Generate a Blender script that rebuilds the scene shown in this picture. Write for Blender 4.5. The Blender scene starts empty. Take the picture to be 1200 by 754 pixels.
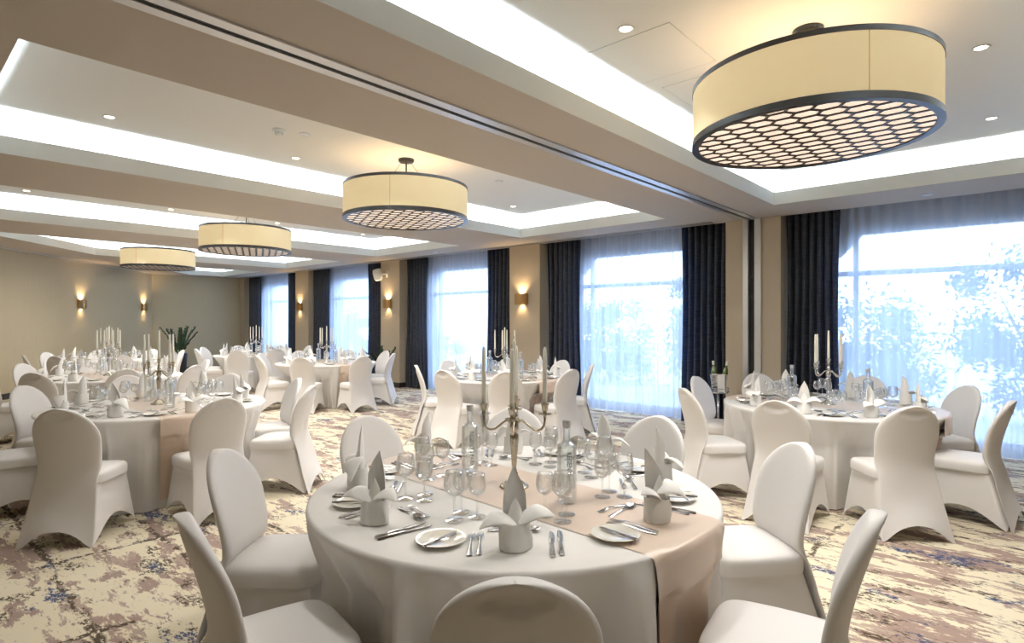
import bpy, math, random
from math import sin, cos, pi, radians as R, sqrt, atan2
from mathutils import Vector, Matrix
random.seed(7)
S = bpy.context.scene
COL = S.collection
CEIL = 2.89      # soffit height
TOPZ = 3.24      # coffer ceiling height
CAMZ = 1.5
YAW = R(42.1)
FWD = (-sin(YAW), cos(YAW)); RGT = (cos(YAW), sin(YAW))
def W(lat, dep):
    """room coordinates of a spot given as metres to the right of / in front of where the photographer stands"""
    return (lat*RGT[0]+dep*FWD[0], lat*RGT[1]+dep*FWD[1])

# ------------------------------------------------------------------ materials
def new_mat(name):
    m = bpy.data.materials.new(name); m.use_nodes = True
    nt = m.node_tree; nt.nodes.clear()
    out = nt.nodes.new('ShaderNodeOutputMaterial')
    return m, nt, out
def N(nt, t, **kw):
    n = nt.nodes.new(t)
    for k, v in kw.items():
        if k in n.inputs.keys(): n.inputs[k].default_value = v
        else: setattr(n, k, v)
    return n
def pbr(name, col, rough=.5, metal=0, sheen=0, trans=0, emit=None, es=0, bump=None, vary=None, coat=0, spec=None):
    m, nt, out = new_mat(name)
    b = N(nt, 'ShaderNodeBsdfPrincipled')
    b.inputs['Base Color'].default_value = (*col, 1); b.inputs['Roughness'].default_value = rough
    b.inputs['Metallic'].default_value = metal; b.inputs['Sheen Weight'].default_value = sheen
    b.inputs['Transmission Weight'].default_value = trans; b.inputs['Coat Weight'].default_value = coat
    if spec is not None: b.inputs['Specular IOR Level'].default_value = spec
    if emit: b.inputs['Emission Color'].default_value = (*emit, 1); b.inputs['Emission Strength'].default_value = es
    tc = N(nt, 'ShaderNodeTexCoord')
    if vary:
        sc, amt = vary
        mp = N(nt, 'ShaderNodeMapping'); mp.inputs['Scale'].default_value = sc
        nt.links.new(tc.outputs['Object'], mp.inputs[0])
        no = N(nt, 'ShaderNodeTexNoise', Scale=1.0, Detail=6.0)
        nt.links.new(mp.outputs[0], no.inputs['Vector'])
        mx = N(nt, 'ShaderNodeMix', data_type='RGBA')
        mx.inputs[6].default_value = (*[c*(1-amt) for c in col], 1); mx.inputs[7].default_value = (*[min(1, c*(1+amt)) for c in col], 1)
        nt.links.new(no.outputs['Fac'], mx.inputs[0]); nt.links.new(mx.outputs[2], b.inputs['Base Color'])
    if bump:
        sc, st = bump
        mp = N(nt, 'ShaderNodeMapping'); mp.inputs['Scale'].default_value = sc
        nt.links.new(tc.outputs['Object'], mp.inputs[0])
        no = N(nt, 'ShaderNodeTexNoise', Scale=1.0, Detail=4.0)
        nt.links.new(mp.outputs[0], no.inputs['Vector'])
        bp = N(nt, 'ShaderNodeBump', Strength=st, Distance=.01)
        nt.links.new(no.outputs['Fac'], bp.inputs['Height']); nt.links.new(bp.outputs[0], b.inputs['Normal'])
    nt.links.new(b.outputs[0], out.inputs[0])
    return m
M = {}
M['cover'] = pbr('white_stretch_cover', (.84, .82, .80), .5, sheen=.25, bump=((40, 40, 40), .04))
M['cloth'] = pbr('table_linen', (.83, .81, .775), .75, sheen=.15, bump=((14, 14, 5), .10))
M['napkin'] = pbr('napkin_linen', (.95, .94, .91), .8, sheen=.1, bump=((40, 40, 40), .08))
M['runner'] = pbr('blush_satin', (.74, .59, .47), .36, sheen=.4, bump=((12, 12, 12), .08))
M['soffit'] = pbr('soffit_paint', (.52, .455, .38), .8)
M['white'] = pbr('ceiling_white', (.86, .86, .83), .85)
M['lip'] = pbr('lip_paint', (.80, .80, .76), .8)
M['wallpaper'] = pbr('wall_vinyl', (.60, .51, .335), .62, bump=((5, 5, 160), .2), vary=((60, 60, 3), .07))
M['column'] = pbr('column_vinyl', (.56, .47, .345), .6, bump=((160, 160, 160), .1), vary=((70, 70, 8), .05))
M['base'] = pbr('black_skirting', (.03, .025, .022), .4)
M['alu'] = pbr('aluminium', (.68, .68, .68), .35, 0.7)
M['dark'] = pbr('dark_slot', (.015, .015, .015), .6)
M['silver'] = pbr('tarnished_silver', (.50, .445, .35), .25, 1, vary=((60, 60, 60), .35))
M['silver_bright'] = pbr('polished_silver', (.66, .64, .60), .18, 1, vary=((60, 60, 60), .2))
M['steel'] = pbr('cutlery_steel', (.62, .62, .64), .16, 1)
M['china'] = pbr('ivory_china', (.84, .81, .72), .12, coat=.5)
M['wax'] = pbr('ivory_wax', (.90, .87, .75), .38)
M['wick'] = pbr('burnt_wick', (.05, .04, .03), .9)
M['bronze'] = pbr('dark_bronze', (.035, .030, .026), .32, .15, spec=.4)
M['copper'] = pbr('brushed_copper', (.50, .30, .12), .32, .8, vary=((4, 4, 60), .3))
M['plastic'] = pbr('white_plastic', (.82, .84, .82), .4)
M['grille'] = pbr('pale_grille', (.62, .66, .66), .6)
M['frame'] = pbr('window_frame', (.80, .84, .90), .4)
M['leaf'] = pbr('glossy_leaf', (.025, .06, .025), .3)
M['stem'] = pbr('green_stem', (.05, .09, .03), .5)
M['planter'] = pbr('black_planter', (.015, .015, .018), .3)
M['shrub'] = pbr('shrub_leaf', (.05, .11, .05), .6, vary=((3, 3, 3), .5))
M['bark'] = pbr('bark', (.12, .09, .07), .9)
M['soil'] = pbr('soil', (.04, .03, .02), .95)
M['terrace'] = pbr('terrace_paving', (.62, .63, .66), .8, vary=((1.5, 1.5, 1.5), .15))
M['green_glass'] = pbr('green_wine_glass', (.10, .14, .02), .08, coat=1)
M['paper'] = pbr('bottle_label', (.85, .83, .76), .7)
M['ink'] = pbr('bottle_ink', (.04, .05, .07), .5)
M['lens'] = pbr('lamp_lens', (1, .9, .75), .4, emit=(1, .82, .6), es=14)
M['led'] = pbr('led', (1, 1, 1), .4, emit=(.92, .97, 1), es=1)
M['diffuser'] = pbr('lamp_diffuser', (.85, .78, .72), .6, emit=(1, .78, .60), es=.72)
M['shade'] = pbr('parchment_shade', (.80, .70, .48), .75, emit=(1, .74, .38), es=.36, vary=((3, 3, 3), .10), bump=((30, 30, 30), .06))

def glass_mat(name, tint, k_glass=.35, ior=1.45):
    m, nt, out = new_mat(name)
    tr = N(nt, 'ShaderNodeBsdfTransparent'); tr.inputs[0].default_value = (*tint, 1)
    gl = N(nt, 'ShaderNodeBsdfGlossy', Roughness=.03); gl.inputs[0].default_value = (1, 1, 1, 1)
    lw = N(nt, 'ShaderNodeLayerWeight', Blend=.35)
    mr = N(nt, 'ShaderNodeMapRange'); mr.inputs[3].default_value = .05; mr.inputs[4].default_value = .85
    nt.links.new(lw.outputs['Facing'], mr.inputs[0])
    mx = N(nt, 'ShaderNodeMixShader'); nt.links.new(mr.outputs[0], mx.inputs[0])
    nt.links.new(tr.outputs[0], mx.inputs[1]); nt.links.new(gl.outputs[0], mx.inputs[2])
    g = N(nt, 'ShaderNodeBsdfGlass', Roughness=.0, IOR=ior); g.inputs[0].default_value = (*tint, 1)
    m2 = N(nt, 'ShaderNodeMixShader'); m2.inputs[0].default_value = k_glass
    nt.links.new(mx.outputs[0], m2.inputs[1]); nt.links.new(g.outputs[0], m2.inputs[2])
    nt.links.new(m2.outputs[0], out.inputs[0])
    return m
M['glass'] = glass_mat('clear_glass', (.995, 1, 1), .07)
M['stemglass'] = glass_mat('stem_glass', (1, 1, 1), .15)
M['bottleglass'] = glass_mat('bottle_glass', (.985, 1, 1), .15)
M['pane'] = glass_mat('window_glass', (.97, .99, 1), 0)

def sheer_mat():
    m, nt, out = new_mat('sheer_voile')
    tr = N(nt, 'ShaderNodeBsdfTransparent'); tr.inputs[0].default_value = (1, 1, 1, 1)
    tl = N(nt, 'ShaderNodeBsdfTranslucent'); tl.inputs[0].default_value = (.55, .62, .78, 1)
    df = N(nt, 'ShaderNodeBsdfDiffuse'); df.inputs[0].default_value = (.80, .80, .80, 1)
    a = N(nt, 'ShaderNodeMixShader'); a.inputs[0].default_value = .4
    nt.links.new(tl.outputs[0], a.inputs[1]); nt.links.new(df.outputs[0], a.inputs[2])
    # the weave closes up where the cloth turns edge-on in its folds
    lw = N(nt, 'ShaderNodeLayerWeight', Blend=.5)
    mr = N(nt, 'ShaderNodeMapRange'); mr.inputs[1].default_value = .1; mr.inputs[2].default_value = .95
    mr.inputs[3].default_value = .82; mr.inputs[4].default_value = .98
    nt.links.new(lw.outputs['Facing'], mr.inputs[0])
    b = N(nt, 'ShaderNodeMixShader'); nt.links.new(mr.outputs[0], b.inputs[0])
    nt.links.new(tr.outputs[0], b.inputs[1]); nt.links.new(a.outputs[0], b.inputs[2])
    nt.links.new(b.outputs[0], out.inputs[0])
    return m
M['sheer'] = sheer_mat()
def drape_mat():
    m, nt, out = new_mat('navy_drape')
    tc = N(nt, 'ShaderNodeTexCoord'); mp = N(nt, 'ShaderNodeMapping'); mp.inputs['Scale'].default_value = (6, 6, 120)
    nt.links.new(tc.outputs['Object'], mp.inputs[0])
    no = N(nt, 'ShaderNodeTexNoise', Scale=1.0, Detail=5.0); nt.links.new(mp.outputs[0], no.inputs['Vector'])
    cr = N(nt, 'ShaderNodeValToRGB'); cr.color_ramp.elements[0].position = .42; cr.color_ramp.elements[1].position = .66
    cr.color_ramp.elements[0].color = (.010, .012, .018, 1); cr.color_ramp.elements[1].color = (.045, .050, .066, 1)
    nt.links.new(no.outputs['Fac'], cr.inputs[0])
    d = N(nt, 'ShaderNodeBsdfPrincipled', Roughness=.6); d.inputs['Sheen Weight'].default_value = .1
    nt.links.new(cr.outputs[0], d.inputs['Base Color'])
    tl = N(nt, 'ShaderNodeBsdfTranslucent'); tl.inputs[0].default_value = (.01, .14, .50, 1)
    mx = N(nt, 'ShaderNodeMixShader'); mx.inputs[0].default_value = .05
    nt.links.new(d.outputs[0], mx.inputs[1]); nt.links.new(tl.outputs[0], mx.inputs[2])
    nt.links.new(mx.outputs[0], out.inputs[0])
    return m
M['drape'] = drape_mat()

def carpet_mat():
    m, nt, out = new_mat('patterned_carpet')
    L = nt.links.new
    tc = N(nt, 'ShaderNodeTexCoord')
    def noise(scale, detail, rough, off=(0, 0, 0), dist=0.0):
        mp = N(nt, 'ShaderNodeMapping'); mp.inputs['Scale'].default_value = scale; mp.inputs['Location'].default_value = off
        L(tc.outputs['Object'], mp.inputs[0])
        n = N(nt, 'ShaderNodeTexNoise', Scale=1.0, Detail=detail, Roughness=rough, Distortion=dist)
        L(mp.outputs[0], n.inputs['Vector']); return n.outputs['Fac']
    def math_(op, a, b=None, c=None):
        n = N(nt, 'ShaderNodeMath', operation=op)
        for i, v in enumerate((a, b, c)):
            if v is None: continue
            if isinstance(v, (int, float)): n.inputs[i].default_value = v
            else: L(v, n.inputs[i])
        return n.outputs[0]
    def step(v, lo, hi):
        n = N(nt, 'ShaderNodeMapRange'); n.inputs[1].default_value = lo; n.inputs[2].default_value = hi
        L(v, n.inputs[0]); return n.outputs[0]
    def mix(f, a, b):
        n = N(nt, 'ShaderNodeMix', data_type='RGBA'); L(f, n.inputs[0])
        for i, v in ((6, a), (7, b)):
            if isinstance(v, tuple): n.inputs[i].default_value = (*v, 1)
            else: L(v, n.inputs[i])
        return n.outputs[2]
    sx = N(nt, 'ShaderNodeSeparateXYZ'); L(tc.outputs['Object'], sx.inputs[0])
    wob = noise((2.2, 2.2, 1), 3, .6, (9, 3, 0))
    def lines(axis, pitch, width, off):
        v = math_('ADD', sx.outputs[axis], math_('MULTIPLY', wob, .16))
        v = math_('DIVIDE', math_('ADD', v, off), pitch)
        fr = math_('FRACT', v)
        d = math_('MULTIPLY', math_('ABSOLUTE', math_('SUBTRACT', fr, .5)), pitch)   # 0 at the line
        return step(d, width, 0)
    base = mix(noise((.5, .5, 1), 3, .5), (.82, .73, .53), (.88, .81, .63))
    mauve = step(noise((1.5, 4.0, 1), 10, .72, (3, 1, 0), .15), .508, .530)
    mauve = math_('MULTIPLY', mauve, step(noise((9, 30, 1), 5, .7), .36, .42))
    c = mix(mauve, base, (.40, .285, .235))
    grey = step(noise((2.2, 6.5, 1), 10, .75, (30, 12, 0), .1), .56, .58)
    c = mix(grey, c, (.50, .385, .31))
    lx = lines(1, .62, .030, .13); ly = lines(0, 1.15, .028, .4)
    ln = math_('MAXIMUM', lx, ly)
    br = step(noise((3.0, 3.4, 1), 7, .75, (5, 55, 0)), .495, .52)
    fine = step(noise((22, 46, 1), 4, .7, (0, 7, 0)), .42, .47)
    dl = math_('MULTIPLY', math_('MULTIPLY', step(ln, .1, .5), br), fine)
    blot = math_('MULTIPLY', step(noise((2.4, 4.6, 1), 8, .75, (17, 70, 0)), .555, .58), step(noise((30, 55, 1), 4, .7, (1, 0, 0)), .46, .52))
    dk = math_('MAXIMUM', dl, blot)
    c = mix(dk, c, (.085, .055, .03))
    nv = math_('MULTIPLY', step(noise((1.7, 3.6, 1), 8, .72, (80, 22, 0)), .59, .61), step(noise((28, 60, 1), 4, .7, (4, 0, 0)), .43, .50))
    c = mix(nv, c, (.035, .06, .16))
    b = N(nt, 'ShaderNodeBsdfPrincipled', Roughness=.95); b.inputs['Specular IOR Level'].default_value = .15
    b.inputs['Sheen Weight'].default_value = .15
    L(c, b.inputs['Base Color'])
    bp = N(nt, 'ShaderNodeBump', Strength=.25, Distance=.004)
    L(noise((260, 260, 1), 2, .6), bp.inputs['Height']); L(bp.outputs[0], b.inputs['Normal'])
    L(b.outputs[0], out.inputs[0])
    return m
M['carpet'] = carpet_mat()

# ------------------------------------------------------------------ mesh helpers
class MB:
    def __init__(s): s.v = []; s.f = []
    def rings(s, rs, wrap=True, cap0=False, cap1=False):
        b = len(s.v); n = len(rs[0])
        for r in rs: s.v.extend(tuple(p) for p in r)
        for i in range(len(rs)-1):
            for j in range(n if wrap else n-1):
                k = (j+1) % n
                s.f.append((b+i*n+j, b+i*n+k, b+(i+1)*n+k, b+(i+1)*n+j))
        if cap0: s.f.append(tuple(b+j for j in range(n))[::-1])
        if cap1: s.f.append(tuple(b+(len(rs)-1)*n+j for j in range(n)))
        return s
    def box(s, x0, x1, y0, y1, z0, z1):
        b = len(s.v)
        s.v += [(x0, y0, z0), (x1, y0, z0), (x1, y1, z0), (x0, y1, z0), (x0, y0, z1), (x1, y0, z1), (x1, y1, z1), (x0, y1, z1)]
        s.f += [tuple(b+i for i in q) for q in ((3, 2, 1, 0), (4, 5, 6, 7), (0, 1, 5, 4), (1, 2, 6, 5), (2, 3, 7, 6), (3, 0, 4, 7))]
        return s
    def quad(s, *p):
        b = len(s.v); s.v += [tuple(q) for q in p]; s.f.append(tuple(range(b, b+len(p)))); return s
    def lathe(s, prof, n=24, c=(0, 0, 0), cap0=True, cap1=True):
        rs = [[(c[0]+r*cos(2*pi*j/n), c[1]+r*sin(2*pi*j/n), c[2]+z) for j in range(n)] for r, z in prof]
        return s.rings(rs, True, cap0, cap1)
    def tube(s, path, rad, n=8):
        path = [Vector(p) for p in path]; rs = []
        up = Vector((0, 0, 1)); prev = None
        for i, p in enumerate(path):
            d = (path[min(i+1, len(path)-1)]-path[max(i-1, 0)]).normalized()
            if prev is None:
                a = d.cross(up) if abs(d.z) < .95 else d.cross(Vector((1, 0, 0)))
            else: a = prev-d*prev.dot(d)
            a.normalize(); prev = a.copy(); b_ = d.cross(a)
            r = rad[i] if isinstance(rad, (list, tuple)) else rad
            rs.append([p+a*(r*cos(2*pi*j/n))+b_*(r*sin(2*pi*j/n)) for j in range(n)])
        return s.rings(rs, True, True, True)
    def ribbon(s, pts):   # (x,y,z,halfwidth,thick) along y
        rs = []
        for x, y, z, w, t in pts:
            rs.append([(x-w, y, z), (x-w*.75, y, z+t*.8), (x, y, z+t), (x+w*.75, y, z+t*.8), (x+w, y, z), (x, y, z-t*.2)])
        return s.rings(rs, True, True, True)
    def mesh(s, name, m, smooth=True):
        me = bpy.data.meshes.new(name); me.from_pydata(s.v, [], s.f)
        me.materials.append(m)
        if smooth: me.polygons.foreach_set('use_smooth', [True]*len(me.polygons))
        me.update(); return me
    def build(s, name, m, parent=None, smooth=True, loc=None, sharp=None):
        me = s.mesh(name, m, smooth)
        import bmesh
        bm = bmesh.new(); bm.from_mesh(me); bmesh.ops.recalc_face_normals(bm, faces=bm.faces); bm.to_mesh(me); bm.free()
        if sharp: me.set_sharp_from_angle(angle=R(sharp))
        o = bpy.data.objects.new(name, me); COL.objects.link(o)
        if parent: o.parent = parent
        if loc: o.location = loc
        return o
def tag(o, label=None, cat=None, group=None, kind=None):
    if label: o['label'] = label
    if cat: o['category'] = cat
    if group: o['group'] = group
    if kind: o['kind'] = kind
    return o
def empty(name, loc=(0, 0, 0), rz=0):
    o = bpy.data.objects.new(name, None); o.location = loc; o.rotation_euler.z = rz; o.empty_display_size = .1
    COL.objects.link(o); return o
def dup(root, loc, rz=0):
    r = root.copy(); COL.objects.link(r); r.location = loc; r.rotation_euler = (0, 0, rz)
    for ch in root.children:
        c = ch.copy(); COL.objects.link(c); c.parent = r
        for g in ch.children:
            d = g.copy(); COL.objects.link(d); d.parent = c
    return r
class Proto:
    """first placing uses the original, later ones copy it"""
    def __init__(s, root): s.root = root; s.used = False
    def put(s, loc, rz, label, cat, group):
        o = dup(s.root, loc, rz) if s.used else s.root
        if not s.used: s.root.location = loc; s.root.rotation_euler = (0, 0, rz); s.used = True
        tag(o, label, cat, group); return o
def struct(o): o['kind'] = 'structure'; return o
def smooth01(t): t = max(0, min(1, t)); return t*t*(3-2*t)
def lerp_tab(tab, z):
    if z <= tab[0][0]: return tab[0][1]
    for (a, va), (b, vb) in zip(tab, tab[1:]):
        if z <= b: return va+(vb-va)*smooth01((z-a)/(b-a))*1.0
    return tab[-1][1]

# ------------------------------------------------------------------ room shell
XR, YB = 4.2, -3.2            # end of the room beyond the frame, wall behind the photographer
XE, YW = -19.15, 8.5          # far end wall, window wall
DX, DY = -19.15, 5.47         # corner where the end wall meets the slanting wall
DDIR = Vector((4.55, -3.83)).normalized()
def diag_y(x, off=0):         # y of the slanting wall (moved off metres into the room) at x
    n = Vector((-DDIR.y, DDIR.x)); p = Vector((DX, DY))+n*off
    return p.y+(x-p.x)*DDIR.y/DDIR.x
XD = DX+(YB-DY)*DDIR.x/DDIR.y
fl = MB().box(XE-.2, XR, YB, YW+.1, -.05, 0).build('floor', M['carpet'], smooth=False); struct(fl)

BAYS = [(-2.47, .90), (-6.56, -3.20), (-10.66, -7.29), (-14.75, -11.38), (-18.84, -15.47)]
WH = 1.2      # half width of a window
WTOP, WBOT = 2.67, .06
wm = MB()
xs = XR
for a, b in BAYS:
    c = (a+b)/2
    wm.box(c+WH, xs, YW, YW+.18, 0, 3.1); wm.box(c-WH, c+WH, YW, YW+.18, WTOP, 3.1); wm.box(c-WH, c+WH, YW, YW+.18, 0, WBOT)
    for sg in (-1, 1):      # slanted upper corners of the opening
        x0 = c+sg*WH; x1 = c+sg*(WH-.32)
        bq = len(wm.v); wm.v += [(x0, YW, WTOP-.32), (x0, YW, WTOP), (x1, YW, WTOP), (x0, YW+.18, WTOP-.32), (x0, YW+.18, WTOP), (x1, YW+.18, WTOP)]
        wm.f += [(bq, bq+1, bq+2), (bq+5, bq+4, bq+3), (bq, bq+2, bq+5, bq+3)]
    xs = c-WH
wm.box(XE-.2, xs, YW, YW+.18, 0, 3.1)
struct(wm.build('wall_window', M['column'], smooth=False))
struct(MB().box(XE-.18, XE, DY-.4, YW+.1, 0, 3.1).build('wall_end', M['wallpaper'], smooth=False))
n_ = Vector((-DDIR.y, DDIR.x))
p0 = Vector((DX, DY)); p1 = Vector((XD, YB))
q0, q1 = p0-n_*.18, p1-n_*.18
dm = MB(); dm.rings([[(p0.x, p0.y, 0), (p0.x, p0.y, 3.1), (q0.x, q0.y, 3.1), (q0.x, q0.y, 0)], [(p1.x, p1.y, 0), (p1.x, p1.y, 3.1), (q1.x, q1.y, 3.1), (q1.x, q1.y, 0)]], True, True, True)
struct(dm.build('wall_slanting', M['wallpaper'], smooth=False))
struct(MB().box(XD-.3, XR, YB-.18, YB, 0, 3.1).build('wall_back', M['wallpaper'], smooth=False))
struct(MB().box(XR, XR+.18, YB-.18, YW+.18, 0, 3.1).build('wall_side', M['wallpaper'], smooth=False))
# skirtings
struct(MB().box(XE, XE+.015, DY, 8.3, 0, .11).build('baseboard_end', M['base'], smooth=False))
i0, i1 = p0+n_*.015, p1+n_*.015
bm_ = MB(); bm_.rings([[(p0.x, p0.y, 0), (p0.x, p0.y, .11), (i0.x, i0.y, .11), (i0.x, i0.y, 0)], [(p1.x, p1.y, 0), (p1.x, p1.y, .11), (i1.x, i1.y, .11), (i1.x, i1.y, 0)]], True, True, True)
struct(bm_.build('baseboard_slanting', M['base'], smooth=False))
# columns between the windows
PIERS = [(.90, 1.63), (-3.20, -2.47), (-7.29, -6.56), (-11.38, -10.66), (-15.47, -14.75), (-19.14, -18.84)]
for i, (a, b) in enumerate(PIERS):
    if i == 1:   # split by the channel of the folding partition
        cm = MB().box(a, -2.955, 8.0, YW, 0, CEIL).box(-2.715, b, 8.0, YW, 0, CEIL).box(-2.955, -2.715, 8.1, YW, 0, CEIL)
    else: cm = MB().box(a, b, 8.0, YW, 0, CEIL)
    c = struct(cm.build('column_%d' % (i+1), M['column'], smooth=False))
    struct(MB().box(a, b+.012, 7.988, 8.3, 0, .11).build('skirting_trim', M['base'], parent=c, smooth=False))
t = struct(MB().box(-2.955, -2.885, 7.975, 8.1, 0, CEIL).box(-2.80, -2.715, 7.975, 8.1, 0, CEIL).build('trim_1', M['alu'], smooth=False))
struct(MB().box(-2.885, -2.80, 8.03, 8.1, 0, CEIL).build('channel_slot_trim', M['dark'], parent=t, smooth=False))

# ceiling: soffit with coffers
COF = []   # x0,x1, near-left y (at x0), near-right y (at x1), far y
for k in range(5):
    x1 = [-2.3+2.62, -3.7, -7.8, -11.9, -16.0][k]; x0 = [-2.3, -6.32, -10.42, -14.52, -18.6][k]
    if k < 3: COF.append((x0, x1, *(.48, .48), 7.2))
    elif k == 3: COF.append((x0, x1, diag_y(x0, 1.18), diag_y(x1, 1.18), 7.25))
    else: COF.append((x0, x1, diag_y(x0, 1.0), diag_y(x1, 1.0), 7.25))
sf = MB()
z = CEIL
YS = 8.04
def q(x0, x1, ya0, ya1, yb0, yb1):
    sf.quad((x0, ya0, z), (x1, ya1, z), (x1, yb1, z), (x0, yb0, z))
cuts = sorted(COF, key=lambda c: c[0])
xp = XE-.2
for (x0, x1, na, nb, fy) in cuts:
    q(xp, x0, YB, YB, YS, YS)
    q(x0, x1, YB, YB, na, nb); q(x0, x1, fy, fy, YS, YS)
    xp = x1
q(xp, XR, YB, YB, YS, YS)
# curtain pocket above the soffit edge
sf.quad((XE-.2, YS, z), (XR, YS, z), (XR, YS, 3.05), (XE-.2, YS, 3.05))
sf.quad((XE-.2, YS, 3.05), (XR, YS, 3.05), (XR, YW+.1, 3.05), (XE-.2, YW+.1, 3.05))
ceil_o = struct(sf.build('ceiling', M['soffit'], smooth=False))
lipm = MB(); rec = MB(); LIP = .15; TR = .19; th = .022
def inset(c, d):
    x0, x1, na, nb, fy = c
    sl = (nb-na)/(x1-x0)
    k = d*sqrt(1+sl*sl)
    return [(x0-d, na-d*sl*(1)-k), (x1+d, nb+d*sl-k), (x1+d, fy+d), (x0-d, fy+d)]
for c in COF:
    a = inset(c, 0); b = inset(c, th); o_ = inset(c, TR)
    n = 4
    lipm.rings([[(*p, CEIL) for p in a], [(*p, CEIL+LIP) for p in a], [(*p, CEIL+LIP) for p in b], [(*p, CEIL+.012) for p in b], [(*p, CEIL+.012) for p in o_]])
    rec.rings([[(*p, CEIL+.012) for p in o_], [(*p, TOPZ) for p in o_]], True, False, True)
struct(lipm.build('cove_lip_trim', M['lip'], parent=ceil_o, smooth=False))
struct(rec.build('coffer_ceiling', M['white'], parent=ceil_o, smooth=False))
struct(MB().box(XE-.6, XR+.3, YB-.3, YW+.3, 3.34, 3.4).build('light_block_slab', M['white'], smooth=False))  # unseen slab over the ceiling, added to keep outside daylight from leaking in
# LED strips in the troughs
def area(name, loc, rot, sx, sy, power, col, spread=None):
    l = bpy.data.lights.new(name, 'AREA'); l.shape = 'RECTANGLE'; l.size = sx; l.size_y = sy; l.energy = power; l.color = col
    if spread: l.spread = spread
    o = bpy.data.objects.new(name, l); o.location = loc; o.rotation_euler = rot; COL.objects.link(o); return o
LED = (.76, .89, 1.0)
LEDW = 14.0
for c in COF:
    p = inset(c, .10)
    for i in range(4):
        a, b = Vector(p[i]), Vector(p[(i+1) % 4]); m_ = (a+b)/2; L_ = (b-a).length
        ang = atan2((b-a).y, (b-a).x)
        area('cove_strip_light', (m_.x, m_.y, CEIL+.05), (pi, 0, ang), L_, .05, LEDW*L_, LED)

# folding partition track across the soffit
tk = empty('partition_track', (-2.84, 0, CEIL)); tag(tk, 'aluminium folding partition track with a dark slot running across the soffit to the column', 'ceiling track')
m_ = MB().box(-.095, -.03, YB+.01, 7.97, -.012, 0).box(.012, .085, YB+.01, 7.97, -.012, 0); m_.build('track_rail', M['alu'], tk, smooth=False)
MB().box(-.03, .012, YB+.01, 7.97, -.004, 0).build('slot', M['dark'], tk, smooth=False)

# linear diffusers in the soffit
def diffuser(a, b, label, w=.085):
    a, b = Vector(a), Vector(b); d = (b-a); L_ = d.length; o = empty('linear_air_diffuser', (a.x, a.y, CEIL), atan2(d.y, d.x))
    tag(o, label, 'air vent')
    MB().box(0, L_, -w, -w+.018, -.008, 0).box(0, L_, w-.018, w, -.008, 0).box(0, L_, -.007, .007, -.008, 0).build('diffuser_frame', M['alu'], o, smooth=False)
    MB().box(0, L_, -w+.018, -.007, -.002, 0).box(0, L_, .007, w-.018, -.002, 0).build('slot', M['dark'], o, smooth=False)
diffuser((-18.8, 7.88), (-3.35, 7.88), 'long dark slotted air diffuser in the soffit above the curtained windows')
diffuser((-18.6, diag_y(-18.6, .14)), (-10.2, diag_y(-10.2, .14)), 'dark slotted air diffuser in the soffit along the slanting beige wall', .05)

# ------------------------------------------------------------------ windows, sheers, drapes, outside
WN = ['opposite the right-hand round table', 'behind the ice bucket and wine bottles', 'between the two nearer wall lights', 'beside the wall speaker', 'nearest the far end wall']
random.seed(3)
for i, (a, b) in enumerate(BAYS):
    c = (a+b)/2
    w = struct(empty('window_%d' % (i+1), (c, YW, 0)))
    f = MB(); t_ = .055
    y0, y1 = .04, .11
    f.box(-WH, -WH+t_, y0, y1, WBOT, WTOP-.3).box(WH-t_, WH, y0, y1, WBOT, WTOP-.3)
    f.box(-WH, WH, y0, y1, WBOT, WBOT+.07).box(-WH+.3, WH-.3, y0, y1, WTOP-t_, WTOP)
    for sg in (-1, 1):
        k = .33
        f.rings([[(sg*(WH-.01), y, WTOP-k) for y in (y0, y1)]+[(sg*(WH-.085), y, WTOP-k) for y in (y1, y0)],
                 [(sg*(WH-k+.01), y, WTOP) for y in (y0, y1)]+[(sg*(WH-k), y, WTOP-.075) for y in (y1, y0)]], True, True, True)
    for xm in (-.93, .93): f.box(xm-.03, xm+.03, y0, y1, WBOT, WTOP)
    f.box(-WH, WH, y0-.01, y1, 2.09, 2.155)
    struct(f.build('window_frame', M['frame'], w, smooth=False))
    struct(MB().box(-WH+.02, WH-.02, .07, .078, WBOT+.03, WTOP-.02).build('window_pane', M['pane'], w, smooth=False))
    # sheer curtain
    X0, X1 = a+.15, b-.15
    sh = empty('sheer_curtain', ((X0+X1)/2, 8.30, 0))
    tag(sh, 'translucent white sheer curtain over the window '+WN[i], 'curtain', 'white sheer window curtains')
    hw = (X1-X0)/2; n = 420; ph = [random.uniform(0, 6.28) for _ in range(6)]
    rows = []
    for z in [2.985, 2.94, 2.7, 2.2, 1.6, 1.0, .5, .2, .04, .012]:
        r = []
        g = 1-z/3
        for j in range(n+1):
            x = -hw+2*hw*j/n
            y = .018*sin(x*46+ph[0]+1.3*sin(x*3+ph[1]))+.014*sin(x*27+ph[2]+g*.8*sin(x*5))*(.4+g)+.02*sin(x*8.5+ph[3]+g*1.2)*g
            r.append((x+.012*sin(x*19+ph[4])*g, y, z))
        rows.append(r)
    MB().rings(rows, False).build('sheer_panel', M['sheer'], sh)
    MB().box(-hw, hw, -.025, .025, 2.99, 3.045).build('curtain_rail', M['plastic'], sh, smooth=False)
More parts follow.
